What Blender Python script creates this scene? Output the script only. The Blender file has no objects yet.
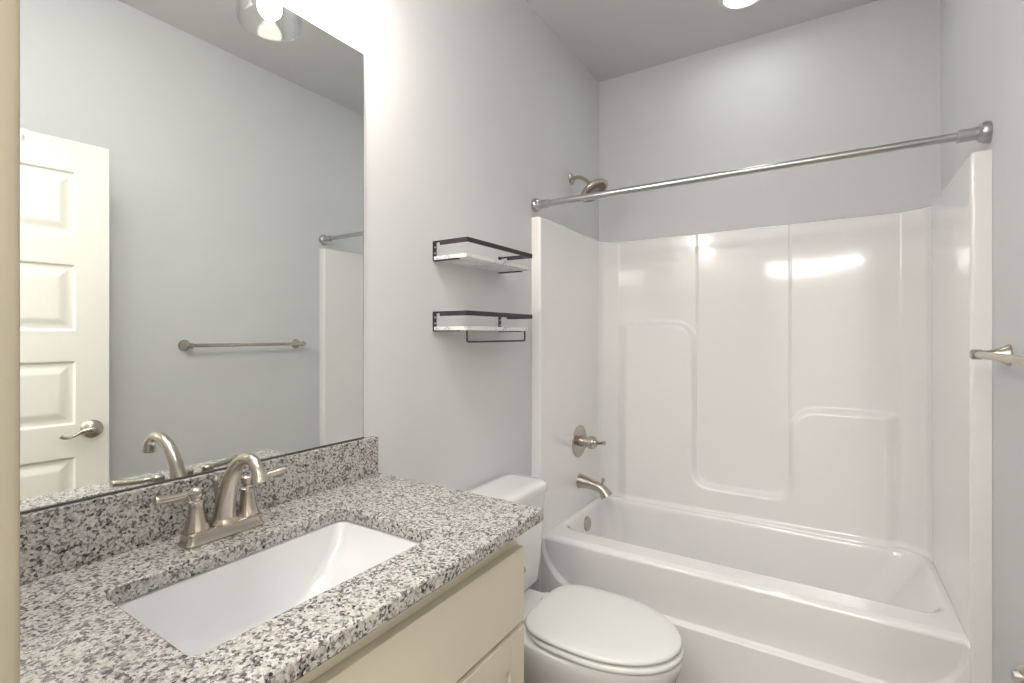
import bpy, bmesh, math, random
from mathutils import Vector, Matrix
random.seed(7)
S = bpy.context.scene
COL = S.collection
PI = math.pi

# ------------------------------------------------------------------ camera
cam_d = bpy.data.cameras.new('camera')
cam = bpy.data.objects.new('camera', cam_d)
COL.objects.link(cam)
S.camera = cam
cam.location = (1.1313, -2.7131, 1.358)
cam.rotation_euler = (PI / 2, 0, 0.5695)
cam_d.sensor_width = 36.0
cam_d.lens = 495.45 / 1024 * 36.0
cam_d.shift_y = (334.84 - 341.5) / 1024
cam_d.clip_start = 0.005

# ------------------------------------------------------------------ world, exposure, lamps
w = bpy.data.worlds.new('world')
S.world = w
w.use_nodes = True
w.node_tree.nodes['Background'].inputs['Color'].default_value = (0.9, 0.95, 1.0, 1)
w.node_tree.nodes['Background'].inputs['Strength'].default_value = 0.5
S.view_settings.view_transform = 'Standard'
S.view_settings.look = 'None'
S.view_settings.gamma = 1.0
S.view_settings.use_curve_mapping = False
S.view_settings.exposure = 0.24

BULB = 160.0          # emission of each vanity bulb
CAN = 31.0           # emission of the recessed light over the tub
HALLDRUM = 12.0          # emission of the added fill drum in the hall
ROOMFILL = 18.0          # emission of the added ceiling fill, above the frame
HALLFILL = 55.0       # power of the added area fill in the hall

def area(name, loc, rot, sx, sy, power, col):
    l = bpy.data.lights.new(name, 'AREA')
    l.shape = 'RECTANGLE'
    l.size, l.size_y = sx, sy
    l.energy = power
    l.color = col
    o = bpy.data.objects.new(name, l)
    COL.objects.link(o)
    o.location = loc
    o.rotation_euler = rot
    return o
# added fill, no real window: shines through the doorway behind the camera
area('hall_fill', (1.0, -3.55, 2.40), (math.radians(52), 0, 0), 1.2, 0.5, HALLFILL, (1.0, 0.985, 0.96))

# ------------------------------------------------------------------ materials
def mat(name, col, rough=0.5, metal=0.0, coat=0.0, spec=0.5, noise=None, bump=None):
    m = bpy.data.materials.new(name)
    m.use_nodes = True
    nt = m.node_tree
    b = nt.nodes['Principled BSDF']
    b.inputs['Base Color'].default_value = (*col, 1)
    b.inputs['Roughness'].default_value = rough
    b.inputs['Metallic'].default_value = metal
    b.inputs['Coat Weight'].default_value = coat
    b.inputs['Coat Roughness'].default_value = 0.05
    b.inputs['Specular IOR Level'].default_value = spec
    tc = nt.nodes.new('ShaderNodeTexCoord')
    if noise:                                   # (scale, amount)
        n = nt.nodes.new('ShaderNodeTexNoise')
        n.inputs['Scale'].default_value = noise[0]
        n.inputs['Detail'].default_value = 4
        nt.links.new(tc.outputs['Object'], n.inputs['Vector'])
        r = nt.nodes.new('ShaderNodeValToRGB')
        a = noise[1]
        r.color_ramp.elements[0].color = (*[c * (1 - a) for c in col], 1)
        r.color_ramp.elements[1].color = (*[min(1, c * (1 + a)) for c in col], 1)
        r.color_ramp.elements[0].position = 0.3
        r.color_ramp.elements[1].position = 0.7
        nt.links.new(n.outputs['Fac'], r.inputs['Fac'])
        nt.links.new(r.outputs['Color'], b.inputs['Base Color'])
    if bump:                                    # (scale, strength, distance)
        n2 = nt.nodes.new('ShaderNodeTexNoise')
        n2.inputs['Scale'].default_value = bump[0]
        n2.inputs['Detail'].default_value = 3
        nt.links.new(tc.outputs['Object'], n2.inputs['Vector'])
        bp = nt.nodes.new('ShaderNodeBump')
        bp.inputs['Strength'].default_value = bump[1]
        bp.inputs['Distance'].default_value = bump[2]
        nt.links.new(n2.outputs['Fac'], bp.inputs['Height'])
        nt.links.new(bp.outputs['Normal'], b.inputs['Normal'])
    return m

M = {}
M['wall'] = mat('wall_paint', (0.68, 0.688, 0.692), 0.7, noise=(3, 0.015), bump=(260, 0.08, 0.001))
M['ceiling'] = mat('ceiling_paint', (0.64, 0.64, 0.64), 0.85, noise=(4, 0.015), bump=(180, 0.1, 0.001))
M['trim'] = mat('shaded_trim_paint', (0.35, 0.32, 0.25), 0.45, noise=(6, 0.02))  # pale trim darkened: the dim light on it is put into the colour
M['door'] = mat('door_paint', (0.80, 0.785, 0.73), 0.4, noise=(5, 0.01))
M['cabinet'] = mat('cabinet_paint', (0.70, 0.66, 0.545), 0.42, noise=(7, 0.015))
M['fiberglass'] = mat('gloss_fiberglass', (0.88, 0.872, 0.865), 0.13, coat=0.6, noise=(2, 0.006), bump=(5, 0.05, 0.004))
M['porcelain'] = mat('porcelain', (0.80, 0.808, 0.80), 0.08, coat=0.5, noise=(3, 0.004))
M['sinkware'] = mat('sink_porcelain', (0.75, 0.755, 0.765), 0.1, coat=0.5, noise=(3, 0.004))
M['seat'] = mat('seat_plastic', (0.78, 0.79, 0.77), 0.2, noise=(3, 0.004))
M['nickel'] = mat('brushed_nickel', (0.53, 0.485, 0.425), 0.27, 1.0, noise=(60, 0.06))
M['steel'] = mat('satin_steel', (0.52, 0.52, 0.515), 0.28, 1.0, noise=(60, 0.05))
M['rubber'] = mat('nozzle_grey', (0.22, 0.20, 0.17), 0.45, 0.6, noise=(40, 0.08))
M['black'] = mat('black_metal', (0.045, 0.045, 0.048), 0.5, 0.3, noise=(40, 0.15))
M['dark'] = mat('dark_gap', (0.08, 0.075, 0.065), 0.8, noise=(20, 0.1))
M['mirror'] = mat('mirror_silver', (0.86, 0.89, 0.875), 0.0, 1.0)
M['mirror_edge'] = mat('mirror_edge', (0.30, 0.36, 0.33), 0.25, 0.4, noise=(30, 0.1))
M['channel'] = mat('channel_metal', (0.10, 0.10, 0.095), 0.5, 0.6, noise=(30, 0.1))
M['plastic'] = mat('white_plastic', (0.82, 0.82, 0.80), 0.4, noise=(8, 0.01))
M['hall'] = mat('hall_paint', (0.62, 0.60, 0.56), 0.8, noise=(3, 0.02))

def emit(name, col, k):
    m = bpy.data.materials.new(name)
    m.use_nodes = True
    nt = m.node_tree
    nt.nodes.remove(nt.nodes['Principled BSDF'])
    e = nt.nodes.new('ShaderNodeEmission')
    e.inputs['Color'].default_value = (*col, 1)
    e.inputs['Strength'].default_value = k
    nt.links.new(e.outputs[0], nt.nodes['Material Output'].inputs[0])
    return m
M['bulb'] = emit('warm_bulb_glow', (1.0, 0.895, 0.81), BULB)
M['can'] = emit('recessed_glow', (0.985, 0.99, 1.0), CAN)
M['roomfill'] = emit('room_fill_glow', (0.965, 0.985, 1.0), ROOMFILL)
M['halldrum'] = emit('hall_fill_glow', (1.0, 0.96, 0.9), HALLDRUM)

def clear_glass():
    m = bpy.data.materials.new('clear_glass')
    m.use_nodes = True
    nt = m.node_tree
    nt.nodes.remove(nt.nodes['Principled BSDF'])
    t = nt.nodes.new('ShaderNodeBsdfTransparent')
    t.inputs[0].default_value = (0.97, 0.975, 0.975, 1)
    g = nt.nodes.new('ShaderNodeBsdfGlossy')
    g.inputs['Roughness'].default_value = 0.03
    fc = nt.nodes.new('ShaderNodeLayerWeight')
    fc.inputs['Blend'].default_value = 0.5
    pw = nt.nodes.new('ShaderNodeMath'); pw.operation = 'POWER'
    pw.inputs[1].default_value = 3.5
    nt.links.new(fc.outputs['Facing'], pw.inputs[0])
    lw = nt.nodes.new('ShaderNodeMath'); lw.operation = 'MULTIPLY_ADD'
    lw.inputs[1].default_value = 0.6; lw.inputs[2].default_value = 0.035
    nt.links.new(pw.outputs[0], lw.inputs[0])
    mx = nt.nodes.new('ShaderNodeMixShader')
    nt.links.new(lw.outputs[0], mx.inputs[0])
    nt.links.new(t.outputs[0], mx.inputs[1])
    nt.links.new(g.outputs[0], mx.inputs[2])
    nt.links.new(mx.outputs[0], nt.nodes['Material Output'].inputs[0])
    return m
M['glass'] = clear_glass()

def granite():
    m = bpy.data.materials.new('speckled_granite')
    m.use_nodes = True
    nt = m.node_tree
    L = nt.links.new
    b = nt.nodes['Principled BSDF']
    b.inputs['Roughness'].default_value = 0.16
    tc = nt.nodes.new('ShaderNodeTexCoord')
    # wobble the grain borders
    wn = nt.nodes.new('ShaderNodeTexNoise')
    wn.inputs['Scale'].default_value = 160
    wn.inputs['Detail'].default_value = 2
    L(tc.outputs['Object'], wn.inputs['Vector'])
    ma = nt.nodes.new('ShaderNodeVectorMath'); ma.operation = 'MULTIPLY_ADD'
    ma.inputs[1].default_value = (0.008, 0.008, 0.008)
    L(wn.outputs['Color'], ma.inputs[0]); L(tc.outputs['Object'], ma.inputs[2])
    def grains(scale, stops):
        v = nt.nodes.new('ShaderNodeTexVoronoi')
        v.inputs['Scale'].default_value = scale
        L(ma.outputs[0], v.inputs['Vector'])
        sx = nt.nodes.new('ShaderNodeSeparateColor')
        L(v.outputs['Color'], sx.inputs[0])
        r = nt.nodes.new('ShaderNodeValToRGB')
        r.color_ramp.interpolation = 'CONSTANT'
        e = r.color_ramp.elements
        e[0].position, e[0].color = 0.0, (*stops[0][1], 1)
        e[1].position, e[1].color = stops[1][0], (*stops[1][1], 1)
        for p, c in stops[2:]:
            k = e.new(p); k.color = (*c, 1)
        return sx, r
    sx, r1 = grains(225, [(0, (0.012, 0.012, 0.014)), (0.14, (0.11, 0.105, 0.11)), (0.31, (0.30, 0.28, 0.265)),
                          (0.43, (0.48, 0.455, 0.43)), (0.60, (0.56, 0.55, 0.53)), (0.86, (0.45, 0.42, 0.38))])
    # clusters: shift the pick by a slower noise so that dark grains gather
    cl = nt.nodes.new('ShaderNodeTexNoise')
    cl.inputs['Scale'].default_value = 38
    cl.inputs['Detail'].default_value = 3
    L(tc.outputs['Object'], cl.inputs['Vector'])
    cm = nt.nodes.new('ShaderNodeMath'); cm.operation = 'MULTIPLY_ADD'
    cm.inputs[1].default_value = 0.9; cm.inputs[2].default_value = -0.45
    L(cl.outputs['Fac'], cm.inputs[0])
    ad = nt.nodes.new('ShaderNodeMath'); ad.operation = 'ADD'
    L(sx.outputs[0], ad.inputs[0]); L(cm.outputs[0], ad.inputs[1])
    L(ad.outputs[0], r1.inputs['Fac'])
    sx2, r2 = grains(330, [(0, (0.03, 0.03, 0.033)), (0.20, (0.22, 0.21, 0.205)), (0.38, (0.57, 0.56, 0.545)), (0.9, (0.40, 0.365, 0.33))])
    L(sx2.outputs[1], r2.inputs['Fac'])
    mx = nt.nodes.new('ShaderNodeMix'); mx.data_type = 'RGBA'
    mx.inputs['Factor'].default_value = 0.27
    L(r1.outputs['Color'], mx.inputs[6]); L(r2.outputs['Color'], mx.inputs[7])
    L(mx.outputs[2], b.inputs['Base Color'])
    return m
M['granite'] = granite()

def shelf_wood():
    m = bpy.data.materials.new('white_veined_board')
    m.use_nodes = True
    nt = m.node_tree
    L = nt.links.new
    b = nt.nodes['Principled BSDF']
    b.inputs['Roughness'].default_value = 0.45
    tc = nt.nodes.new('ShaderNodeTexCoord')
    n = nt.nodes.new('ShaderNodeTexNoise')
    n.inputs['Scale'].default_value = 9; n.inputs['Detail'].default_value = 6; n.inputs['Distortion'].default_value = 1.6
    L(tc.outputs['Object'], n.inputs['Vector'])
    r = nt.nodes.new('ShaderNodeValToRGB')
    e = r.color_ramp.elements
    e[0].position, e[0].color = 0.48, (0.78, 0.78, 0.77, 1)
    e[1].position, e[1].color = 0.53, (0.78, 0.78, 0.77, 1)
    k = e.new(0.498); k.color = (0.36, 0.36, 0.36, 1)
    k = e.new(0.512); k.color = (0.70, 0.70, 0.69, 1)
    L(n.outputs['Fac'], r.inputs['Fac'])
    L(r.outputs['Color'], b.inputs['Base Color'])
    return m
M['board'] = shelf_wood()

def floor_mat():
    m = bpy.data.materials.new('floor_planks')
    m.use_nodes = True
    nt = m.node_tree
    L = nt.links.new
    b = nt.nodes['Principled BSDF']
    b.inputs['Roughness'].default_value = 0.4
    tc = nt.nodes.new('ShaderNodeTexCoord')
    br = nt.nodes.new('ShaderNodeTexBrick')
    br.inputs['Color1'].default_value = (0.30, 0.25, 0.20, 1)
    br.inputs['Color2'].default_value = (0.24, 0.20, 0.165, 1)
    br.inputs['Mortar'].default_value = (0.08, 0.065, 0.05, 1)
    br.inputs['Scale'].default_value = 1.0
    br.inputs['Mortar Size'].default_value = 0.002
    br.inputs['Brick Width'].default_value = 1.2
    br.inputs['Row Height'].default_value = 0.15
    L(tc.outputs['Object'], br.inputs['Vector'])
    n = nt.nodes.new('ShaderNodeTexNoise')
    n.inputs['Scale'].default_value = 14; n.inputs['Detail'].default_value = 5
    L(tc.outputs['Object'], n.inputs['Vector'])
    mx = nt.nodes.new('ShaderNodeMix'); mx.data_type = 'RGBA'; mx.blend_type = 'MULTIPLY'
    mx.inputs['Factor'].default_value = 0.4
    L(br.outputs['Color'], mx.inputs[6]); L(n.outputs['Color'], mx.inputs[7])
    L(mx.outputs[2], b.inputs['Base Color'])
    return m
M['floor'] = floor_mat()

# ------------------------------------------------------------------ mesh helpers
def sm(t, a=0.0, b=1.0):
    if a == b: return 0.0 if t < a else 1.0
    t = max(0.0, min(1.0, (t - a) / (b - a)))
    return t * t * (3 - 2 * t)

def add_box(bm, x0, x1, y0, y1, z0, z1, bev=0.0, seg=2):
    t = bmesh.new()
    bmesh.ops.create_cube(t, size=1)
    for v in t.verts:
        v.co = Vector((x0 + (v.co.x + .5) * (x1 - x0), y0 + (v.co.y + .5) * (y1 - y0), z0 + (v.co.z + .5) * (z1 - z0)))
    if bev > 0:
        bmesh.ops.bevel(t, geom=t.edges[:], offset=bev, segments=seg, affect='EDGES', profile=0.5)
    merge(bm, t)

def merge(bm, t, mtx=None):
    me = bpy.data.meshes.new('tmp')
    if mtx is not None:
        bmesh.ops.transform(t, matrix=mtx, verts=t.verts)
    t.to_mesh(me); t.free()
    bm.from_mesh(me)
    bpy.data.meshes.remove(me)

def frame(origin, axis):
    """matrix whose local z runs along axis"""
    q = Vector(axis).normalized().to_track_quat('Z', 'Y')
    return Matrix.Translation(Vector(origin)) @ q.to_matrix().to_4x4()

def add_lathe(bm, prof, origin, axis, n=32, cap=True):
    """prof = [(radius, height)], turned about axis"""
    t = bmesh.new()
    rings = []
    for r, h in prof:
        rings.append([t.verts.new((r * math.cos(2 * PI * k / n), r * math.sin(2 * PI * k / n), h)) for k in range(n)])
    for a, b in zip(rings, rings[1:]):
        for k in range(n):
            t.faces.new((a[k], a[(k + 1) % n], b[(k + 1) % n], b[k]))
    if cap:
        t.faces.new(list(reversed(rings[0]))); t.faces.new(rings[-1])
    bmesh.ops.recalc_face_normals(t, faces=t.faces)
    merge(bm, t, frame(origin, axis))

def spline(pts, n=8):
    """Catmull-Rom through pts (tuples of any length)"""
    P = [list(p) for p in pts]
    P = [[2 * a - b for a, b in zip(P[0], P[1])]] + P + [[2 * a - b for a, b in zip(P[-1], P[-2])]]
    out = []
    for i in range(1, len(P) - 2):
        for k in range(n):
            t = k / n
            out.append(tuple(0.5 * (2 * p1 + (p2 - p0) * t + (2 * p0 - 5 * p1 + 4 * p2 - p3) * t * t + (3 * p1 - p0 - 3 * p2 + p3) * t ** 3)
                             for p0, p1, p2, p3 in zip(P[i - 1], P[i], P[i + 1], P[i + 2])))
    out.append(tuple(P[-2]))
    return out

def add_tube(bm, path, n=20, ref=(0, 0, 1), flat=1.0, cap=True):
    """path = [(x,y,z,r)]; flat scales the radius along the second cross axis"""
    t = bmesh.new()
    pts = [Vector(p[:3]) for p in path]
    rings = []
    up = Vector(ref)
    for i, p in enumerate(pts):
        d = (pts[min(i + 1, len(pts) - 1)] - pts[max(i - 1, 0)]).normalized()
        a = up - d * up.dot(d)
        if a.length < 1e-4: a = d.orthogonal()
        a.normalize(); up = a
        b = d.cross(a)
        r = path[i][3]
        rings.append([t.verts.new(p + a * (r * flat * math.cos(2 * PI * k / n)) + b * (r * math.sin(2 * PI * k / n))) for k in range(n)])
    for a, b in zip(rings, rings[1:]):
        for k in range(n):
            t.faces.new((a[k], a[(k + 1) % n], b[(k + 1) % n], b[k]))
    if cap:
        t.faces.new(list(reversed(rings[0]))); t.faces.new(rings[-1])
    bmesh.ops.recalc_face_normals(t, faces=t.faces)
    merge(bm, t)

def add_loft(bm, rings, cap0=True, cap1=True):
    t = bmesh.new()
    R = [[t.verts.new(p) for p in r] for r in rings]
    n = len(R[0])
    for a, b in zip(R, R[1:]):
        for k in range(n):
            t.faces.new((a[k], a[(k + 1) % n], b[(k + 1) % n], b[k]))
    if cap0: t.faces.new(list(reversed(R[0])))
    if cap1: t.faces.new(R[-1])
    bmesh.ops.recalc_face_normals(t, faces=t.faces)
    merge(bm, t)

def rrect(x0, x1, y0, y1, r, z, n=8):
    out = []
    for cx, cy, a0 in ((x1 - r, y1 - r, 0), (x0 + r, y1 - r, PI / 2), (x0 + r, y0 + r, PI), (x1 - r, y0 + r, 3 * PI / 2)):
        for k in range(n + 1):
            a = a0 + PI / 2 * k / n
            out.append((cx + r * math.cos(a), cy + r * math.sin(a), z))
    return out

def add_grid(bm, us, vs, f):
    t = bmesh.new()
    V = [[t.verts.new(f(u, v)) for v in vs] for u in us]
    for i in range(len(us) - 1):
        for j in range(len(vs) - 1):
            t.faces.new((V[i][j], V[i + 1][j], V[i + 1][j + 1], V[i][j + 1]))
    merge(bm, t)

def lin(a, b, n):
    return [a + (b - a) * k / n for k in range(n + 1)]

def world_loc(o):
    p = Vector((0, 0, 0))
    while o is not None:
        p += o.location; o = o.parent
    return p

def obj(name, bm, m, parent=None, smooth=True, bevel=0.0, angle=35, base=None):
    """bm is in world coordinates"""
    off = world_loc(parent) if parent is not None else (Vector(base) if base else None)
    if off is not None:
        bmesh.ops.translate(bm, vec=-off, verts=bm.verts)
    me = bpy.data.meshes.new(name)
    bm.to_mesh(me); bm.free()
    me.materials.append(m)
    if smooth:
        me.shade_smooth()
        try: me.set_sharp_from_angle(angle=math.radians(angle))
        except Exception: pass
    o = bpy.data.objects.new(name, me)
    COL.objects.link(o)
    if parent is not None: o.parent = parent
    elif base: o.location = base
    if bevel > 0:
        md = o.modifiers.new('bevel', 'BEVEL')
        md.width = bevel; md.segments = 3; md.limit_method = 'ANGLE'; md.angle_limit = math.radians(40)
        md.harden_normals = False
    if smooth:
        wn = o.modifiers.new('weighted_normal', 'WEIGHTED_NORMAL')
        wn.keep_sharp = True
        wn.weight = 80
    return o

def tag(o, label, cat, group=None):
    o['label'] = label; o['category'] = cat
    if group: o['group'] = group
    return o

def thing(name, loc, label, cat, group=None):
    o = bpy.data.objects.new(name, None)
    o.empty_display_size = 0.05
    COL.objects.link(o)
    o.location = loc
    return tag(o, label, cat, group)

def struct(name, bm, m, smooth=False, bevel=0.0):
    o = obj(name, bm, m, None, smooth, bevel)
    o['kind'] = 'structure'
    return o

def BM(): return bmesh.new()
def box(*a, **k):
    b = BM(); add_box(b, *a, **k); return b

# ------------------------------------------------------------------ room
W, H = 1.524, 2.834
YF0, YF1 = -2.735, -2.617          # front wall, outer and inner face
DX0, DX1, DZ = 0.62, 1.42, 2.135   # door opening
T = 0.1
struct('floor', box(-0.1, W + 0.1, -4.3, 0.1, -0.06, 0.0), M['floor'])
struct('ceiling', box(-0.1, W + 0.1, YF0, 0.1, H, H + 0.06), M['ceiling'])
struct('wall_left', box(-T, 0, YF0, T, 0, H), M['wall'])
struct('wall_right', box(W, W + T, YF0, T, 0, H), M['wall'])
struct('wall_back', box(0, W, 0, T, 0, H), M['wall'])
b = BM()
add_box(b, 0, DX0 - 0.02, YF0, YF1, 0, H)
add_box(b, DX1 + 0.02, W, YF0, YF1, 0, H)
add_box(b, DX0 - 0.02, DX1 + 0.02, YF0, YF1, DZ + 0.02, H)
struct('wall_front', b, M['wall'])
# door lining and casing
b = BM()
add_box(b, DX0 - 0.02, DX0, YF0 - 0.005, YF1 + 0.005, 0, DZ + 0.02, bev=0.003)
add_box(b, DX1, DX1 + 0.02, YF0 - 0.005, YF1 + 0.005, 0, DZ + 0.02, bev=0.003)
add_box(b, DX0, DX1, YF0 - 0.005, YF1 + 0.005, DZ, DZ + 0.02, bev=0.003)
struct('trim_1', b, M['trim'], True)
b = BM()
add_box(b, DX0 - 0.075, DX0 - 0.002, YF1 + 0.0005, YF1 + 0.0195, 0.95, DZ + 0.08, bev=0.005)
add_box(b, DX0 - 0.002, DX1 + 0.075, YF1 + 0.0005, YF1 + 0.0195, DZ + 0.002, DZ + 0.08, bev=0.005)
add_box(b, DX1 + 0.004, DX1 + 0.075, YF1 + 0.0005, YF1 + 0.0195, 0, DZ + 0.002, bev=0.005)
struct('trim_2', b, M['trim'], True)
# baseboards
b = BM(); add_box(b, W - 0.014, W - 0.0005, -2.59, -0.79, 0, 0.058, bev=0.004)
struct('baseboard_right', b, M['door'], True)
b = BM(); add_box(b, 0.0005, 0.014, -1.69, -0.79, 0, 0.058, bev=0.004)
struct('baseboard_left', b, M['door'], True)
# hall beyond the doorway, behind the camera
struct('wall_hall_left', box(-0.1, 0.0, -4.3, YF0, 0, 2.5), M['hall'])
struct('wall_hall_right', box(W + 0.1, W + 0.2, -4.3, YF0, 0, 2.5), M['hall'])
struct('wall_hall_end', box(-0.1, W + 0.2, -4.4, -4.3, 0, 2.5), M['hall'])
struct('ceiling_hall', box(-0.1, W + 0.1, -4.3, YF0, 2.5, 2.56), M['hall'])

# ------------------------------------------------------------------ door (open, against the right wall)
hinge = Vector((1.408, -2.607, 0)); latch = Vector((1.337, -1.903, 0))
dd = (latch - hinge); DW = dd.length; dd.normalize()
dn = Vector((-dd.y, dd.x, 0))            # faces the room (towards -x)
if dn.x > 0: dn = -dn
door = thing('door_1', hinge, 'cream five-panel door standing open beside the right wall, seen in the mirror', 'door')
door['kind'] = 'structure'
DT = 0.035
def door_pt(s, z, d): 
    p = hinge + dd * s + dn * (-d); return (p.x, p.y, z)   # d = depth behind the room face
def door_depth(s, z):
    best = 0.0
    for z0, z1 in ((0.27, 0.52), (0.64, 0.885), (1.01, 1.256), (1.373, 1.63), (1.742, 1.989)):
        e = min(s - 0.10, DW - 0.103 - s, z - z0, z1 - z)
        if e > 0:
            best = 0.009 * sm(e, 0, 0.008) - 0.008 * sm(e, 0.016, 0.052)
    return best
ss = sorted(set([round(v, 4) for v in lin(0, DW, 24) + lin(0.095, 0.16, 26) + lin(DW - 0.163, DW - 0.098, 26)]))
zz = [0.012, 2.11]
for z0, z1 in ((0.27, 0.52), (0.64, 0.885), (1.01, 1.256), (1.373, 1.63), (1.742, 1.989)):
    zz += lin(z0 - 0.003, z0 + 0.06, 26) + lin(z1 - 0.06, z1 + 0.003, 26)
zz = sorted(set(round(v, 4) for v in zz))
b = BM()
add_grid(b, ss, zz, lambda s, z: door_pt(s, z, door_depth(s, z)))
add_grid(b, ss, zz, lambda s, z: door_pt(s, z, DT - door_depth(s, z)))
for s in (ss[0], ss[-1]):
    add_grid(b, [0, DT], zz, lambda d, z: door_pt(s, z, d))
for z in (zz[0], zz[-1]):
    add_grid(b, ss, [0, DT], lambda s, d: door_pt(s, z, d))
bmesh.ops.remove_doubles(b, verts=b.verts, dist=1e-5)
bmesh.ops.recalc_face_normals(b, faces=b.faces)
slab = obj('door_slab', b, M['door'], door, angle=30)
# lever set: rose, stem, curved lever pointing to the hinges, privacy button
lz = 0.986
ls = DW - 0.055
b = BM(); add_lathe(b, [(0.0, 0), (0.036, 0), (0.036, 0.004), (0.031, 0.010), (0.018, 0.014), (0.013, 0.018), (0.013, 0.024), (0.009, 0.028)], door_pt(ls, lz, 0), dn, 36)
hd = obj('door_lever', b, M['nickel'], door)
hd['label'] = 'brushed nickel lever handle on a round rose'
b = BM()
pth = spline([(*door_pt(ls + 0.018, lz - 0.002, -0.023), 0.010), (*door_pt(ls, lz, -0.024), 0.014), (*door_pt(ls - 0.03, lz - 0.002, -0.025), 0.010), (*door_pt(ls - 0.055, lz - 0.015, -0.028), 0.0068),
              (*door_pt(ls - 0.078, lz - 0.021, -0.031), 0.0058), (*door_pt(ls - 0.092, lz - 0.018, -0.033), 0.006), (*door_pt(ls - 0.097, lz - 0.013, -0.033), 0.0075)], 6)
add_tube(b, pth, 16, flat=0.9)
obj('lever_arm', b, M['nickel'], hd)
b = BM(); add_lathe(b, [(0.0, 0), (0.006, 0), (0.006, 0.006), (0.0, 0.007)], door_pt(ls, lz, -0.037), dn, 16)
obj('privacy_button', b, M['steel'], hd)
for hz in (0.25, 1.05, 1.9):
    b = BM(); add_lathe(b, [(0, 0), (0.006, 0), (0.006, 0.09), (0, 0.09)], door_pt(-0.006, hz, 0.0), (0, 0, 1), 12)
    obj('hinge', b, M['nickel'], door)
# small over-door hook seen at the top of the door
hk0 = DW - 0.262
b = BM()
for (s0, s1, d0, d1, z0, z1) in ((hk0, hk0 + 0.022, -0.0025, -0.0003, 2.070, 2.1125), (hk0, hk0 + 0.022, -0.0025, DT + 0.0025, 2.1105, 2.1130), (hk0, hk0 + 0.022, DT + 0.0003, DT + 0.0025, 2.06, 2.1125)):
    t = BM(); bmesh.ops.create_cube(t, size=1)
    for v in t.verts:
        v.co = Vector(door_pt(s0 + (v.co.x + .5) * (s1 - s0), z0 + (v.co.z + .5) * (z1 - z0), d0 + (v.co.y + .5) * (d1 - d0)))
    merge(b, t)
b2 = spline([(*door_pt(hk0 + 0.011, 2.09, 0.0 - 0.002), 0.003), (*door_pt(hk0 + 0.011, 2.078, -0.016), 0.003), (*door_pt(hk0 + 0.011, 2.085, -0.026), 0.003)], 5)
add_tube(b, b2, 10)
tag(obj('over_door_hook', b, M['plastic'], None, base=door_pt(hk0 + .011, 2.113, 0)), 'small white hook strap hung over the top of the open door', 'hook')

# ------------------------------------------------------------------ tub and shower surround (one-piece unit)
TH = 0.047
ZT = 1.887
YS = -0.783
ZR = 0.462
sur = thing('shower_surround', (W / 2, -0.39, 0), 'glossy white one-piece bathtub with tall moulded shower walls filling the alcove', 'bathtub surround')
# side walls with front flange
for x0, x1 in ((0.0006, TH), (W - TH, W - 0.0006)):
    b = box(x0, x1, YS, -0.0006, 0.0005, ZT)
    far = [e for e in b.edges if all(abs(v.co.x - (0.0006 if x0 < 0.5 else W - 0.0006)) > 0.01 and v.co.z > 0 for v in e.verts) and not all(v.co.y > -0.1 for v in e.verts) and not all(v.co.z < 0.1 for v in e.verts)]
    bmesh.ops.bevel(b, geom=far, offset=0.010, segments=4, affect='EDGES', profile=0.5)
    obj('side_panel', b, M['fiberglass'], sur)
# back wall: moulded height field
XL, XR = TH - 0.004, W - TH + 0.004
YB = 0.040
def smin(a, b, k):
    h = max(k - abs(a - b), 0.0) / k
    return min(a, b) - h * h * k * 0.25
def block_sd(x, z):
    """<0 inside the thick lower region"""
    def rr(x, z, cx, cz, hx, hz, r):
        qx, qz = abs(x - cx) - hx + r, abs(z - cz) - hz + r
        return math.hypot(max(qx, 0), max(qz, 0)) + min(max(qx, qz), 0) - r
    left = rr(x, z, -0.5, 0.5, 1.045, 0.92, 0.105)          # right edge 0.545, top 1.42
    right = rr(x, z, 2.0, 0.3, 1.018, 0.715, 0.105)         # left edge 0.982, top 1.015
    low = z - 0.590
    return smin(smin(left, low, 0.12), smin(right, low, 0.12), 0.02)
def back_off(x, z):
    o = YB
    e = min(x - TH, W - TH - x)
    c = sm(e, 0.092, 0.080)
    cham = max(0.0, (0.088 - e)) * 0.66
    o += cham
    d = block_sd(x, z)
    fade = sm(x, 0.135, 0.20) * sm(x, W - 0.135, W - 0.20)
    fade = max(fade, sm(z, 0.56, 0.50) * 0)
    o += 0.026 * sm(d, 0.014, -0.018) * fade
    for xs in (0.556, 0.976):
        g = abs(x - xs)
        if g < 0.009 and d > -0.03:
            o -= 0.0045 * (1 - sm(g, 0.0015, 0.008)) * sm(d, 0.0, 0.02)
    o += 0.016 * (1 - sm(z, ZR - 0.002, ZR + 0.022)) + 0.020 * (1 - (z - ZR) / (ZT - ZR))
    o += 0.03 * (1 - sm(e, -0.004, 0.022)) ** 2
    o -= 0.03 * sm(z, ZT - 0.012, ZT) * sm(z, ZT - 0.012, ZT)
    return o
xs = sorted(set(round(v, 4) for v in lin(XL, XR, 300) + lin(0.540, 0.572, 22) + lin(0.960, 0.992, 22)))
zs = sorted(set(round(v, 4) for v in lin(ZR - 0.02, ZT, 240) + lin(ZT - 0.014, ZT, 6)))
b = BM()
add_grid(b, xs, zs, lambda x, z: (x, -back_off(x, z), z))
add_grid(b, xs, lin(0, 1, 2), lambda x, t: (x, -back_off(x, ZT) * (1 - t) - 0.0006 * t, ZT))
bmesh.ops.remove_doubles(b, verts=b.verts, dist=1e-5)
bmesh.ops.recalc_face_normals(b, faces=b.faces)
bk = obj('back_panel', b, M['fiberglass'], sur, angle=60)
bk['label'] = 'moulded back wall with stepped shelf outline and two vertical seams'
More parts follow.
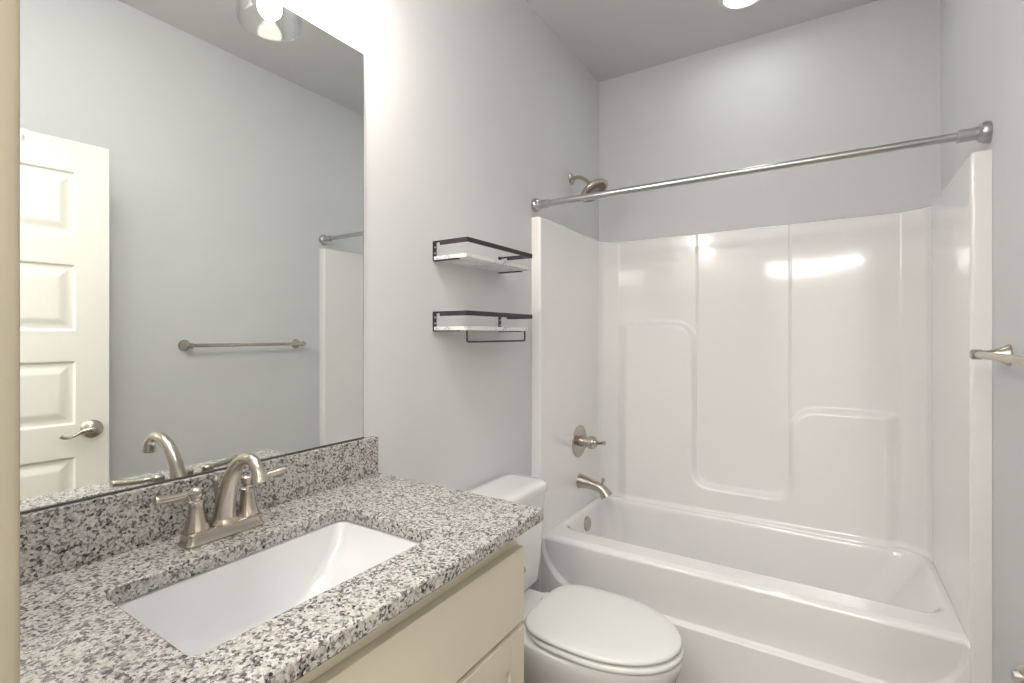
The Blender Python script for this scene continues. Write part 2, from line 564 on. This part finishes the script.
# tub basin: rim and bowl, lofted rounded rectangles
b = BM()
YA = -0.752            # outer front edge of the rim
def rim(inx0, inx1, iny0, iny1, r, z): return rrect(inx0, inx1, iny0, iny1, r, z, 10)
rings = [rim(TH - .002, W - TH + .002, YA, -0.03, 0.010, ZR - 0.022),
         rim(TH - .002, W - TH + .002, YA + 0.002, -0.03, 0.010, ZR - 0.010),
         rim(TH - .001, W - TH + .001, YA + 0.008, -0.03, 0.012, ZR - 0.003),
         rim(TH + .004, W - TH - .004, YA + 0.017, -0.035, 0.018, ZR),
         rim(TH + 0.016, W - TH - 0.018, YA + 0.098, -0.090, 0.085, ZR),
         rim(TH + 0.021, W - TH - 0.023, YA + 0.108, -0.096, 0.085, ZR - 0.0015),
         rim(TH + 0.026, W - TH - 0.029, YA + 0.117, -0.102, 0.085, ZR - 0.006),
         rim(TH + 0.030, W - TH - 0.036, YA + 0.124, -0.107, 0.086, ZR - 0.014),
         rim(TH + 0.034, W - TH - 0.045, YA + 0.129, -0.111, 0.087, ZR - 0.028),
         rim(TH + 0.038, W - TH - 0.062, YA + 0.134, -0.114, 0.088, ZR - 0.055),
         rim(TH + 0.055, W - TH - 0.150, YA + 0.150, -0.118, 0.095, 0.25),
         rim(TH + 0.075, W - TH - 0.240, YA + 0.168, -0.132, 0.100, 0.13),
         rim(TH + 0.105, W - TH - 0.300, YA + 0.195, -0.155, 0.100, 0.085),
         rim(TH + 0.160, W - TH - 0.370, YA + 0.245, -0.205, 0.080, 0.070)]
add_loft(b, rings, cap0=False, cap1=True)
tb = obj('tub_basin', b, M['fiberglass'], sur, angle=60)
b = BM(); add_lathe(b, [(0, 0), (0.034, 0), (0.034, 0.003), (0.026, 0.005), (0.02, 0.003), (0, 0.003)], (0.29, -0.39, 0.0702), (0, 0, 1), 24)
obj('drain', b, M['nickel'], tb)
# apron: recessed upper field with curved ends above a projecting lower skirt
def ap_y(x, z):
    hx, r = (W - 2 * TH) / 2 - 0.004, 0.19
    qx, qz = abs(x - W / 2) - hx + r, abs(z - 0.85) - 0.60 + r
    d = math.hypot(max(qx, 0), max(qz, 0)) + min(max(qx, qz), 0) - r     # <0 inside the recess
    rec = sm(d, 0.002, -0.009)
    tilt = 0.010 * sm(z, 0.25, ZR)
    return YS + 0.006 + rec * (0.024 - tilt)
xs = sorted(set(round(v, 4) for v in lin(TH - 0.003, W - TH + 0.003, 150) + lin(TH, 0.26, 60) + lin(W - 0.26, W - TH, 60)))
zs = sorted(set(round(v, 4) for v in lin(0.001, 0.2, 4) + lin(0.2, ZR - 0.018, 110)))
b = BM()
add_grid(b, xs, zs, lambda x, z: (x, ap_y(x, z), z))
bmesh.ops.recalc_face_normals(b, faces=b.faces)
add_grid(b, xs, [0, .25, .5, .75, 1], lambda x, t: (x, ap_y(x, ZR - 0.018) + (YA + 0.010 - ap_y(x, ZR - 0.018)) * (1 - math.cos(t * PI / 2)), ZR - 0.018 + 0.015 * math.sin(t * PI / 2)))
bmesh.ops.remove_doubles(b, verts=b.verts, dist=1e-5)
bmesh.ops.recalc_face_normals(b, faces=b.faces)
obj('apron', b, M['fiberglass'], sur, angle=60)

# ------------------------------------------------------------------ shower fittings on the left alcove wall
sh = thing('showerhead', (0.0, -0.377, 2.169), 'round brushed nickel shower head on a bent arm above the alcove', 'shower head')
b = BM(); add_lathe(b, [(0, 0.0005), (0.030, 0.0005), (0.030, 0.003), (0.024, 0.008), (0.012, 0.013), (0.009, 0.014)], (0, -0.377, 2.169), (1, 0, 0), 32)
obj('wall_flange', b, M['nickel'], sh)
b = BM(); add_tube(b, spline([(0.006, -0.377, 2.169, 0.0095), (0.04, -0.38, 2.170, 0.0095), (0.075, -0.386, 2.155, 0.0095), (0.115, -0.395, 2.118, 0.0095)], 8), 18)
obj('shower_arm', b, M['nickel'], sh)
ax = Vector((0.55, -0.06, -0.83)).normalized()
o0 = Vector((0.110, -0.394, 2.124))
b = BM(); add_lathe(b, [(0, -0.004), (0.013, -0.004), (0.014, 0.008), (0.016, 0.016), (0.030, 0.022), (0.060, 0.034), (0.074, 0.044), (0.077, 0.052), (0.075, 0.058), (0.070, 0.060)], o0, ax, 44)
hd = obj('spray_head', b, M['nickel'], sh)
b = BM(); add_lathe(b, [(0.0, 0.0595), (0.030, 0.0600), (0.031, 0.0625), (0.050, 0.0630), (0.051, 0.0605), (0.0705, 0.0595)], o0, ax, 44, cap=False)
Fm = frame(o0, ax)
for rr_, k_ in ((0.012, 6), (0.024, 10), (0.040, 16), (0.060, 24)):
    for k in range(k_):
        a = 2 * PI * k / k_
        p = Fm @ Vector((rr_ * math.cos(a), rr_ * math.sin(a), 0.058))
        add_lathe(b, [(0.0026, 0), (0.0022, 0.0075), (0.001, 0.008)], p, ax, 8)
obj('nozzle_face', b, M['rubber'], hd)

vy, vz = -0.38, 0.812
sv = thing('shower_valve', (TH, vy, vz), 'round nickel shower valve plate with a projecting handle, above the tub spout', 'shower valve')
b = BM(); add_lathe(b, [(0, 0.0004), (0.082, 0.0004), (0.082, 0.004), (0.076, 0.008), (0.040, 0.011), (0.034, 0.012)], (TH, vy, vz), (1, 0, 0), 48)
obj('escutcheon', b, M['nickel'], sv)
b = BM(); add_lathe(b, [(0.030, 0.010), (0.028, 0.016), (0.026, 0.050), (0.026, 0.056), (0.031, 0.058), (0.033, 0.066), (0.033, 0.080), (0.030, 0.086), (0.020, 0.090), (0.018, 0.098), (0.010, 0.104)], (TH, vy, vz), (1, 0, 0), 32)
hb = obj('handle_hub', b, M['nickel'], sv)
b = BM()
add_tube(b, spline([(TH + 0.088, vy, vz, 0.014), (TH + 0.102, vy - 0.006, vz, 0.009), (TH + 0.120, vy - 0.018, vz + 0.004, 0.0075), (TH + 0.145, vy - 0.036, vz + 0.012, 0.009), (TH + 0.156, vy - 0.044, vz + 0.016, 0.010), (TH + 0.164, vy - 0.050, vz + 0.019, 0.005)], 6), 14)
obj('lever', b, M['nickel'], hb)

sy_, sz_ = -0.375, 0.606
ts = thing('tub_spout', (TH, sy_, sz_), 'nickel tub spout with a small diverter knob, over the tub end', 'tub spout')
b = BM()
add_tube(b, spline([(TH + 0.0005, sy_, sz_, 0.037), (TH + 0.010, sy_, sz_, 0.035), (TH + 0.040, sy_, sz_ - 0.003, 0.0295), (TH + 0.080, sy_, sz_ - 0.009, 0.0255), (TH + 0.108, sy_, sz_ - 0.016, 0.0250),
                    (TH + 0.131, sy_, sz_ - 0.030, 0.0265), (TH + 0.146, sy_, sz_ - 0.049, 0.0310), (TH + 0.150, sy_, sz_ - 0.055, 0.0320)], 7), 26)
obj('spout_body', b, M['nickel'], ts, angle=50)
b = BM(); add_lathe(b, [(0.010, 0), (0.006, 0.006), (0.005, 0.022), (0.009, 0.027), (0.0095, 0.035), (0.006, 0.041), (0, 0.042)], (TH + 0.122, sy_, sz_ - 0.006), (0.25, 0, 1), 20)
obj('diverter_knob', b, M['nickel'], ts)

op = Vector((TH + 0.0385, -0.372, 0.392)); oa = Vector((1, 0, 0.10)).normalized()
b = BM(); add_lathe(b, [(0, 0.0), (0.036, 0.0), (0.036, 0.006), (0.033, 0.010), (0.028, 0.0115), (0, 0.0125)], op, oa, 40)
ov = obj('overflow_plate', b, M['nickel'], None, base=tuple(op)); tag(ov, 'round nickel overflow plate on the inner end of the tub', 'overflow plate')

# ------------------------------------------------------------------ curtain rod
ry, rz = -0.757, 1.947
cr = thing('shower_curtain_rod', (0.0, ry, rz), 'satin steel shower curtain rod spanning the alcove wall to wall', 'curtain rod')
b = BM(); add_lathe(b, [(0.0138, 0.01), (0.0138, 0.80), (0.0122, 0.803), (0.0122, W - 0.01)], (0, ry, rz), (1, 0, 0), 24)
obj('rod_tube', b, M['steel'], cr)
for x, s in ((0.0, 1), (W, -1)):
    b = BM(); add_lathe(b, [(0, 0.0006), (0.030, 0.0006), (0.031, 0.004), (0.031, 0.012), (0.028, 0.018), (0.026, 0.020), (0.026, 0.024), (0.020, 0.028), (0.0185, 0.034), (0.0190, 0.072), (0.0170, 0.074), (0.0120, 0.074)], (x, ry, rz), (s, 0, 0), 32)
    obj('end_flange', b, M['steel'], cr)

# ------------------------------------------------------------------ towel bar on the right wall
def flared_post(y, z, reach):
    b = BM()
    add_lathe(b, [(0, 0.0006), (0.028, 0.0006), (0.028, 0.004), (0.025, 0.008), (0.019, 0.018), (0.014, 0.030), (0.011, reach - 0.018), (0.0115, reach - 0.012), (0.0135, reach - 0.009), (0.0135, reach + 0.009), (0.011, reach + 0.012), (0, reach + 0.0125)], (W, y, z), (-1, 0, 0), 28)
    return b
tby0, tby1, tbz = -1.543, -0.945, 1.306
tbar = thing('towel_bar', (W, (tby0 + tby1) / 2, tbz), 'brushed nickel towel bar on the right wall with flared posts', 'towel bar')
for y in (tby0, tby1):
    obj('post', flared_post(y, tbz, 0.064), M['nickel'], tbar)
b = BM(); add_lathe(b, [(0, 0), (0.011, 0), (0.012, 0.003), (0.012, 0.010), (0.0092, 0.012), (0.0092, tby1 - tby0 + 0.024), (0.012, tby1 - tby0 + 0.026), (0.012, tby1 - tby0 + 0.033), (0.011, tby1 - tby0 + 0.036), (0, tby1 - tby0 + 0.036)], (W - 0.064, tby0 - 0.018, tbz), (0, 1, 0), 22)
obj('bar', b, M['nickel'], tbar)

# ------------------------------------------------------------------ vanity
VY0, VY1 = -2.6145, -1.707        # cabinet ends
CZ = 0.951
van = thing('vanity_cabinet', (0.27, (VY0 + VY1) / 2, 0), 'cream painted vanity cabinet under the granite countertop', 'vanity cabinet')
FX = 0.502
b = BM()
add_box(b, 0.002, FX, VY0, VY1, 0.10, CZ - 0.0305, bev=0.0015)
add_box(b, 0.002, FX - 0.07, VY0 + 0.002, VY1 - 0.002, 0.0005, 0.1005)
# leave the inside open for the sink: cut by building the carcass as panels instead
b.free(); b = BM()
for a in ((0.002, FX - 0.02, VY0, VY0 + 0.018, 0.0005, CZ - 0.0305), (0.002, FX - 0.02, VY1 - 0.018, VY1, 0.0005, CZ - 0.0305),
          (0.002, 0.014, VY0 + 0.018, VY1 - 0.018, 0.10, CZ - 0.0305), (0.002, FX - 0.02, VY0 + 0.018, VY1 - 0.018, 0.10, 0.118)):
    add_box(b, *a)
obj('carcass', b, M['cabinet'], van, False)
b = BM()
add_box(b, FX - 0.02, FX, VY0, VY0 + 0.045, 0.10, CZ - 0.0305, bev=0.001)
add_box(b, FX - 0.02, FX, VY1 - 0.045, VY1, 0.10, CZ - 0.0305, bev=0.001)
add_box(b, FX - 0.02, FX, VY0 + 0.045, VY1 - 0.045, 0.79, CZ - 0.0305, bev=0.001)
add_box(b, FX - 0.02, FX, VY0 + 0.045, VY1 - 0.045, 0.655, 0.70, bev=0.001)
add_box(b, FX - 0.02, FX, VY0 + 0.045, VY1 - 0.045, 0.10, 0.145, bev=0.001)
add_box(b, FX - 0.02, FX, (VY0 + VY1) / 2 - 0.022, (VY0 + VY1) / 2 + 0.022, 0.145, 0.655, bev=0.001)
obj('face_frame', b, M['cabinet'], van, True)
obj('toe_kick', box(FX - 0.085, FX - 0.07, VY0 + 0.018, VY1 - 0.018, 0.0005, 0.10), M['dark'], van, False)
b = box(FX + 0.0005, FX + 0.0205, VY0 + 0.012, VY1 - 0.002, 0.684, 0.858, bev=0.002)
fd = obj('drawer_front', b, M['cabinet'], van)
ym = (VY0 + VY1) / 2
for y0, y1 in ((VY0 + 0.012, ym - 0.002), (ym + 0.002, VY1 - 0.002)):
    z0, z1, rw, tr = 0.115, 0.670, 0.058, 0.074
    b = BM()
    add_box(b, FX + 0.0005, FX + 0.0205, y0, y0 + rw, z0, z1, bev=0.0012)
    add_box(b, FX + 0.0005, FX + 0.0205, y1 - rw, y1, z0, z1, bev=0.0012)
    add_box(b, FX + 0.0005, FX + 0.0205, y0 + rw, y1 - rw, z0, z0 + rw, bev=0.0012)
    add_box(b, FX + 0.0005, FX + 0.0205, y0 + rw, y1 - rw, z1 - tr, z1, bev=0.0012)
    d = obj('cabinet_door', b, M['cabinet'], van)
    b = box(FX + 0.002, FX + 0.011, y0 + rw - 0.005, y1 - rw + 0.005, z0 + rw - 0.005, z1 - tr + 0.005)
    obj('door_panel', b, M['cabinet'], d, False)

# countertop with a cut-out, and its backsplash
SX0, SX1, SY0, SY1 = 0.163, 0.4555, -2.404, -1.944
CX1, CY0, CY1 = 0.567, -2.6155, -1.691
def slab_with_hole(z0, z1):
    b = BM()
    inner = [(x, y) for x, y, _ in rrect(SX0, SX1, SY0, SY1, 0.018, 0, 5)]
    cs = [(CX1, CY1), (0.0008, CY1), (0.0008, CY0), (CX1, CY0)]
    n = len(inner)
    for z in (z0, z1):
        iv = [b.verts.new((x, y, z)) for x, y in inner]
        ov = [b.verts.new((x, y, z)) for x, y in cs]
        for c in range(4):
            for k in range(5):
                b.faces.new((ov[c], iv[c * 6 + k], iv[c * 6 + k + 1]))
            b.faces.new((ov[c], iv[c * 6 + 5], iv[(c * 6 + 6) % n], ov[(c + 1) % 4]))
        if z == z0: lo = (iv, ov)
        else: hi = (iv, ov)
    for k in range(n):
        b.faces.new((lo[0][k], lo[0][(k + 1) % n], hi[0][(k + 1) % n], hi[0][k]))
    for k in range(4):
        b.faces.new((lo[1][k], lo[1][(k + 1) % 4], hi[1][(k + 1) % 4], hi[1][k]))
    bmesh.ops.recalc_face_normals(b, faces=b.faces)
    return b
ct = thing('granite_countertop', (0.28, (CY0 + CY1) / 2, CZ), 'speckled grey and white granite countertop with a low backsplash on the vanity', 'countertop')
obj('worktop', slab_with_hole(CZ - 0.030, CZ), M['granite'], ct, True, bevel=0.004, angle=50)
obj('backsplash', box(0.0008, 0.021, CY0, -1.703, CZ + 0.0002, 1.061, bev=0.002), M['granite'], ct)

# undermount sink
sk = thing('undermount_sink', ((SX0 + SX1) / 2, (SY0 + SY1) / 2, CZ - 0.17), 'white rectangular undermount sink set in the granite countertop', 'sink')
b = BM()
g = 0.004
def sr(dx0, dx1, dy0, dy1, r, z): return rrect(SX0 - g + dx0, SX1 + g - dx1, SY0 - g + dy0, SY1 + g - dy1, r, z, 8)
zt = CZ - 0.0305
add_loft(b, [sr(-.02, -.02, -.02, -.02, .03, zt - 0.012), sr(-.02, -.02, -.02, -.02, .03, zt), sr(0, 0, 0, 0, .022, zt), sr(.004, .004, .004, .004, .024, zt - .006), sr(.008, .008, .012, .016, .03, zt - 0.05),
             sr(.014, .014, .030, .055, .035, zt - 0.095), sr(.022, .022, .048, .095, .035, zt - 0.122), sr(.040, .040, .075, .135, .035, zt - 0.136), sr(.10, .10, .17, .19, .03, zt - 0.142)], cap0=False)
obj('basin', b, M['sinkware'], sk, angle=60)
b = BM(); add_lathe(b, [(0, 0), (0.028, 0), (0.028, 0.002), (0.022, 0.004), (0.019, 0.001), (0, 0.002)], ((SX0 + SX1) / 2, (SY0 + SY1) / 2 - .005, zt - 0.1418), (0, 0, 1), 28)
obj('sink_drain', b, M['nickel'], sk)

# centerset faucet
fy, fx = -2.179, 0.089
fa = thing('sink_faucet', (fx, fy, CZ), 'brushed nickel two-handle faucet with an arched spout behind the sink', 'faucet')
b = BM()
def fr(x, y, r, z): return rrect(fx - x, fx + x, fy - y, fy + y, r, z, 6)
add_loft(b, [fr(.0250, .0775, .012, CZ + .0003), fr(.0250, .0775, .012, CZ + .004), fr(.0230, .0755, .012, CZ + .007), fr(.0215, .0735, .012, CZ + .018), fr(.0225, .0745, .012, CZ + .022), fr(.0215, .0735, .012, CZ + .0255), fr(.018, .070, .010, CZ + .027)])
obj('base_plate', b, M['nickel'], fa, angle=30)
b = BM()
bz = CZ + 0.026
sx_ = 0.093
add_lathe(b, [(0.0265, 0), (0.0265, 0.004), (0.0240, 0.007), (0.0225, 0.011)], (sx_, fy, bz), (0, 0, 1), 32)
pth = spline([(sx_, fy, bz + .004, .0220), (sx_ + .003, fy, bz + .024, .0202), (sx_ + .012, fy, bz + .056, .0178), (sx_ + .030, fy, bz + .092, .0152), (sx_ + .056, fy, bz + .124, .0130), (sx_ + .088, fy, bz + .141, .0117), (sx_ + .119, fy, bz + .139, .0112),
              (sx_ + .138, fy, bz + .124, .0118), (sx_ + .143, fy, bz + .107, .0146)], 8)
pth = [(p[0], p[1] - 0.070 * max(0.0, p[0] - sx_), p[2] + 0.004 * sm(p[0], sx_ + .06, sx_ + .14), p[3]) for p in pth]   # swung a little to one side
add_tube(b, pth, 26, ref=(1, 0, 0))
add_lathe(b, [(0.0147, 0), (0.0154, 0.002), (0.0154, 0.005), (0.0140, 0.006), (0.013, 0.003), (0, 0.003)], (sx_ + .1428, fy - .0100, bz + .1115), (0.20, 0, -1), 26)
obj('spout', b, M['nickel'], fa, angle=40)
for s in (-1, 1):
    hy = fy + s * 0.0505
    b = BM()
    k = 0.86
    add_lathe(b, [(r, h * k) for r, h in [(0.0225, 0), (0.0225, 0.004), (0.0208, 0.007), (0.0190, 0.014), (0.0155, 0.032), (0.0138, 0.050), (0.0135, 0.058), (0.0142, 0.061), (0.0142, 0.065), (0.0100, 0.068), (0.0090, 0.073),
                  (0.0118, 0.077), (0.0128, 0.084), (0.0120, 0.092), (0.007, 0.096), (0, 0.097)]], (fx, hy, bz), (0, 0, 1), 28)
    h = obj('handle', b, M['nickel'], fa, angle=40)
    b = BM()
    add_tube(b, spline([(fx + .002, hy, bz + .073, .0075), (fx + .004, hy + s * .016, bz + .0755, .0066), (fx + .007, hy + s * .028, bz + .0745, .0078), (fx + .010, hy + s * .050, bz + .0760, .0090), (fx + .013, hy + s * .072, bz + .0790, .0098), (fx + .0132, hy + s * .077, bz + .0796, .0085)], 6), 16, flat=0.8)
    obj('lever', b, M['nickel'], h)
b = BM(); add_lathe(b, [(0.0034, 0), (0.0034, 0.070), (0.0055, 0.073), (0.0075, 0.080), (0.0075, 0.086), (0.005, 0.091), (0, 0.092)], (0.066, fy, bz - 0.002), (-0.06, 0, 1), 16)
obj('lift_rod', b, M['nickel'], fa)

# ------------------------------------------------------------------ wall mirror
MY1, MY0, MZ0, MZ1 = -1.745, -2.575, 1.0625, 2.164
mi = thing('wall_mirror', (0.0, (MY0 + MY1) / 2, MZ0), 'large frameless mirror on the left wall above the backsplash', 'mirror')
b = BM(); add_box(b, 0.0006, 0.0055, MY0, MY1, MZ0, MZ1)
me_ = obj('backing_glass', b, M['mirror_edge'], mi, False)
b = BM(); add_grid(b, [MY0 + .0015, MY1 - .0015], [MZ0 + .0015, MZ1 - .0015], lambda y, z: (0.0058, y, z))
bmesh.ops.recalc_face_normals(b, faces=b.faces)
obj('mirror_face', b, M['mirror'], mi, False)
b = BM(); add_box(b, 0.0006, 0.009, MY0, MY1, MZ0 - 0.0012, MZ0 + 0.0025, bev=0.0005)
obj('bottom_channel', b, M['channel'], mi)

# ------------------------------------------------------------------ vanity light: bar with three clear jars
LY = (-2.395, -2.170, -1.945)
LX = 0.143
vl = thing('vanity_light', (0.0, -2.17, 2.42), 'three-bulb vanity light with clear glass shades above the mirror', 'vanity light')
obj('back_plate', box(0.0006, 0.028, -2.48, -1.86, 2.40, 2.48, bev=0.006), M['nickel'], vl)
for y in LY:
    b = BM()
    add_tube(b, spline([(0.02, y, 2.44, .008), (0.06, y, 2.452, .008), (0.11, y, 2.450, .008), (LX, y, 2.425, .008), (LX, y, 2.385, .008)], 6), 14)
    obj('arm', b, M['nickel'], vl)
    b = BM()
    add_lathe(b, [(0, 0.0), (0.012, 0.0), (0.014, -0.006), (0.030, -0.016), (0.030, -0.022), (0.019, -0.024), (0.018, -0.102), (0, -0.102)], (LX, y, 2.392), (0, 0, 1), 28)
    sk_ = obj('socket', b, M['nickel'], vl)
    b = BM()
    add_lathe(b, [(0.011, -0.060), (0.013, -0.070), (0.020, -0.085), (0.028, -0.102), (0.030, -0.116), (0.027, -0.130), (0.018, -0.141), (0.006, -0.146), (0, -0.1462)], (LX, y, 2.352), (0, 0, 1), 28)
    obj('bulb', b, M['bulb'], sk_)
    b = BM()
    add_lathe(b, [(0.026, -0.020), (0.045, -0.024), (0.064, -0.036), (0.073, -0.055), (0.077, -0.085), (0.0785, -0.130), (0.0785, -0.190), (0.0770, -0.2035), (0.0750, -0.204), (0.0735, -0.200), (0.0745, -0.130), (0.073, -0.085), (0.069, -0.057), (0.061, -0.040), (0.044, -0.028), (0.026, -0.024)], (LX, y, 2.392), (0, 0, 1), 44, cap=False)
    obj('glass_shade', b, M['glass'], vl, angle=60)

# ------------------------------------------------------------------ ceiling lights
cl = thing('recessed_light', (0.816, -0.365, H), 'round recessed ceiling light over the bathtub', 'ceiling light')
b = BM(); add_lathe(b, [(0.098, -0.0004), (0.097, -0.005), (0.090, -0.009), (0.078, -0.010), (0.070, -0.004), (0.066, -0.002)], (0.816, -0.365, H), (0, 0, 1), 48, cap=False)
obj('trim_ring', b, M['plastic'], cl)
b = BM(); add_lathe(b, [(0, -0.0040), (0.040, -0.0038), (0.068, -0.0030), (0.0695, -0.0022)], (0.816, -0.365, H), (0, 0, 1), 40, cap=False)
obj('lens', b, M['can'], cl)
rl = thing('added_ceiling_fill', (0.64, -2.36, H), 'added round ceiling fill light above the vanity side, over the frame', 'ceiling light')  # unseen fitting, added to brighten the room
b = BM(); add_lathe(b, [(0, -0.0005), (0.20, -0.0005), (0.20, -0.025), (0.185, -0.03)], (0.64, -2.36, H), (0, 0, 1), 44)
obj('fill_pan', b, M['plastic'], rl)
b = BM(); add_lathe(b, [(0.184, -0.030), (0.165, -0.050), (0.10, -0.068), (0, -0.074)], (0.64, -2.36, H), (0, 0, 1), 44, cap=False)
obj('diffuser', b, M['roomfill'], rl)
hl = thing('hall_fill_drum', (0.86, -3.30, 2.5), 'added drum-shaped fill light in the hall behind the camera', 'ceiling light')  # unseen, added for fill and the bright reflections on the surround
b = BM(); add_lathe(b, [(0, -0.0005), (0.05, -0.0005), (0.045, -0.02), (0.006, -0.025), (0.006, -0.20), (0, -0.20)], (0.86, -3.30, 2.5), (0, 0, 1), 24)
obj('canopy', b, M['nickel'], hl)
b = BM(); add_lathe(b, [(0, -0.20), (0.33, -0.20), (0.35, -0.215), (0.35, -0.395), (0.33, -0.41), (0, -0.41)], (0.86, -3.30, 2.5), (0, 0, 1), 44)
obj('fill_drum', b, M['halldrum'], hl)

# ------------------------------------------------------------------ floating shelves
def wall_shelf(zb, label, hanger):
    y0, y1, d = -1.446, -1.032, 0.150
    s = thing('wall_shelf', (0.0, (y0 + y1) / 2, zb), label, 'shelf', 'white shelves with black rails on the left wall')
    obj('board', box(0.003, d - 0.004, y0 + 0.004, y1 - 0.004, zb + 0.002, zb + 0.015, bev=0.0015), M['board'], s)
    b = BM()
    zt0, zt1 = zb + 0.050, zb + 0.066
    add_box(b, d - 0.003, d, y0, y1, zt0, zt1, bev=0.0006)
    for y in (y0, y1 - 0.003):
        add_box(b, 0.032, d, y, y + 0.003, zt0, zt1, bev=0.0006)
        # rail narrows to the wall plate
        add_box(b, 0.002, 0.034, y, y + 0.003, zt1 - 0.007, zt1, bev=0.0006)
    obj('rail', b, M['black'], s)
    for y in (y0, y1 - 0.003):
        b = BM()
        yc = y + 0.0015
        ya, yb = (yc - 0.001, yc + 0.017) if y == y0 else (yc - 0.017, yc + 0.001)
        add_box(b, 0.0006, 0.0032, ya, yb, zb, zt1, bev=0.0005)
        add_box(b, 0.0006, 0.105, ya, yb, zb - 0.0015, zb + 0.0015, bev=0.0005)
        br = obj('bracket', b, M['black'], s)
        b = BM()
        for z in (zb + 0.026, zb + 0.046):
            add_lathe(b, [(0.0038, 0), (0.0036, 0.0015), (0.002, 0.0022), (0, 0.0022)], (0.0031, (ya + yb) / 2, z), (1, 0, 0), 12)
        obj('screw', b, M['steel'], br)
    if hanger:
        b = BM()
        r = 0.0032
        x = 0.128
        pts = [(x, -1.420, zb + 0.002, r), (x, -1.420, zb - 0.030, r), (x, -1.4185, zb - 0.0345, r), (x, -1.414, zb - 0.036, r), (x, -1.060, zb - 0.036, r), (x, -1.0555, zb - 0.0345, r), (x, -1.054, zb - 0.030, r), (x, -1.054, zb + 0.002, r)]
        add_tube(b, pts, 12, ref=(1, 0, 0))
        obj('towel_hanger', b, M['black'], s)
wall_shelf(1.609, 'upper white shelf with a black rail, plain underneath, beside the shower surround', False)
wall_shelf(1.371, 'lower white shelf with a black rail and a thin towel bar hanging beneath', True)

# ------------------------------------------------------------------ toilet
ty = -1.212
to = thing('toilet', (0.35, ty, 0), 'white two-piece toilet with closed lid between vanity and bathtub', 'toilet')
def egg(xb, xf, hw, z, n=48, sq=2.3, blunt=0.0):
    """closed outline: blunt at the back (wall side), rounder at the front"""
    xc = xb + (xf - xb) * 0.46
    out = []
    for k in range(n):
        a = 2 * PI * k / n
        c, s_ = math.cos(a), math.sin(a)
        if c >= 0:
            p = 2.0; L_ = xf - xc
        else:
            p = sq; L_ = xc - xb
        x = xc + L_ * math.copysign(abs(c) ** (2 / p), c)
        y = hw * math.copysign(abs(s_) ** (2 / p), s_)
        out.append((x, ty + y, z))
    return out
b = BM()
add_loft(b, [egg(.15, .60, .112, 0.001), egg(.15, .60, .112, .012), egg(.16, .585, .104, .035), egg(.17, .575, .098, .09), egg(.17, .60, .108, .16), egg(.165, .655, .135, .22),
             egg(.16, .715, .163, .28), egg(.16, .750, .178, .33), egg(.165, .762, .184, .365), egg(.165, .764, .185, .385), egg(.17, .758, .181, .394), egg(.20, .72, .15, .396)])
bowl = obj('bowl', b, M['porcelain'], to, angle=70)
b = BM()
def dk(x0, x1, hw, r, z): return rrect(x0, x1, ty - hw, ty + hw, r, z, 6)
add_loft(b, [dk(.035, .30, .085, .03, .16), dk(.03, .31, .11, .03, .30), dk(.025, .315, .125, .03, .36), dk(.025, .315, .125, .03, .386), dk(.028, .312, .122, .03, .394), dk(.036, .304, .114, .03, .397)])
obj('tank_deck', b, M['porcelain'], to, angle=60)
b = BM()
sb0, sf0 = .285, .768
add_loft(b, [egg(sb0 + .008, sf0 - .006, .180, .3985, sq=3.2), egg(sb0, sf0, .186, .402, sq=3.2), egg(sb0, sf0, .187, .412, sq=3.2), egg(sb0 + .006, sf0 - .006, .181, .4165, sq=3.2), egg(sb0 + .02, sf0 - .03, .16, .418, sq=3.2)])
obj('seat', b, M['seat'], to, angle=60)
b = BM()
add_loft(b, [egg(sb0 + .006, sf0 - .022, .170, .4215, sq=3.6), egg(sb0 + .002, sf0 - .009, .182, .4225, sq=3.6), egg(sb0, sf0 - .006, .185, .427, sq=3.6), egg(sb0, sf0 - .006, .185, .433, sq=3.6), egg(sb0 + .006, sf0 - .012, .179, .4395, sq=3.6), egg(sb0 + .03, sf0 - .045, .15, .4440, sq=3.2), egg(sb0 + .10, sf0 - .13, .09, .4455, sq=2.6)])
ld = obj('lid', b, M['seat'], to, angle=60)
for s in (-1, 1):
    b = box(.258, .283, ty + s * .075 - .024, ty + s * .075 + .024, .3972, .4165, bev=.006, seg=3)
    obj('lid_hinge', b, M['seat'], to)
b = BM()
add_loft(b, [dk(.03, .172, .180, .03, .398), dk(.024, .180, .190, .03, .410), dk(.022, .188, .200, .03, .50), dk(.020, .196, .214, .028, .715), dk(.020, .197, .215, .028, .745)])
obj('tank', b, M['porcelain'], to, angle=60)
b = BM()
add_loft(b, [dk(.014, .200, .218, .030, .7455), dk(.012, .207, .225, .040, .750), dk(.012, .208, .227, .042, .773), dk(.014, .205, .224, .042, .783), dk(.022, .193, .214, .040, .790), dk(.05, .16, .18, .03, .7925)])
obj('tank_lid', b, M['porcelain'], to, angle=60)
b = BM()
add_lathe(b, [(0, 0), (0.014, 0), (0.014, 0.006), (0.008, 0.010), (0.007, 0.022), (0, 0.022)], (.1945, ty - .165, .655), (1, 0, 0), 20)
fl = obj('flush_lever', b, M['nickel'], to)
b = BM()
add_tube(b, spline([(.214, ty - .170, .656, .007), (.224, ty - .13, .645, .006), (.227, ty - .09, .606, .006), (.231, ty - .044, .560, .007), (.232, ty - .026, .540, .010), (.232, ty - .020, .530, .007)], 5), 12)
obj('lever_arm', b, M['nickel'], fl)
for s in (-1, 1):
    b = BM(); add_lathe(b, [(0.014, 0), (0.014, 0.010), (0.010, 0.017), (0, 0.019)], (.30, ty + s * .100, .0125), (0, 0, 1), 16)
    obj('bolt_cap', b, M['plastic'], to)
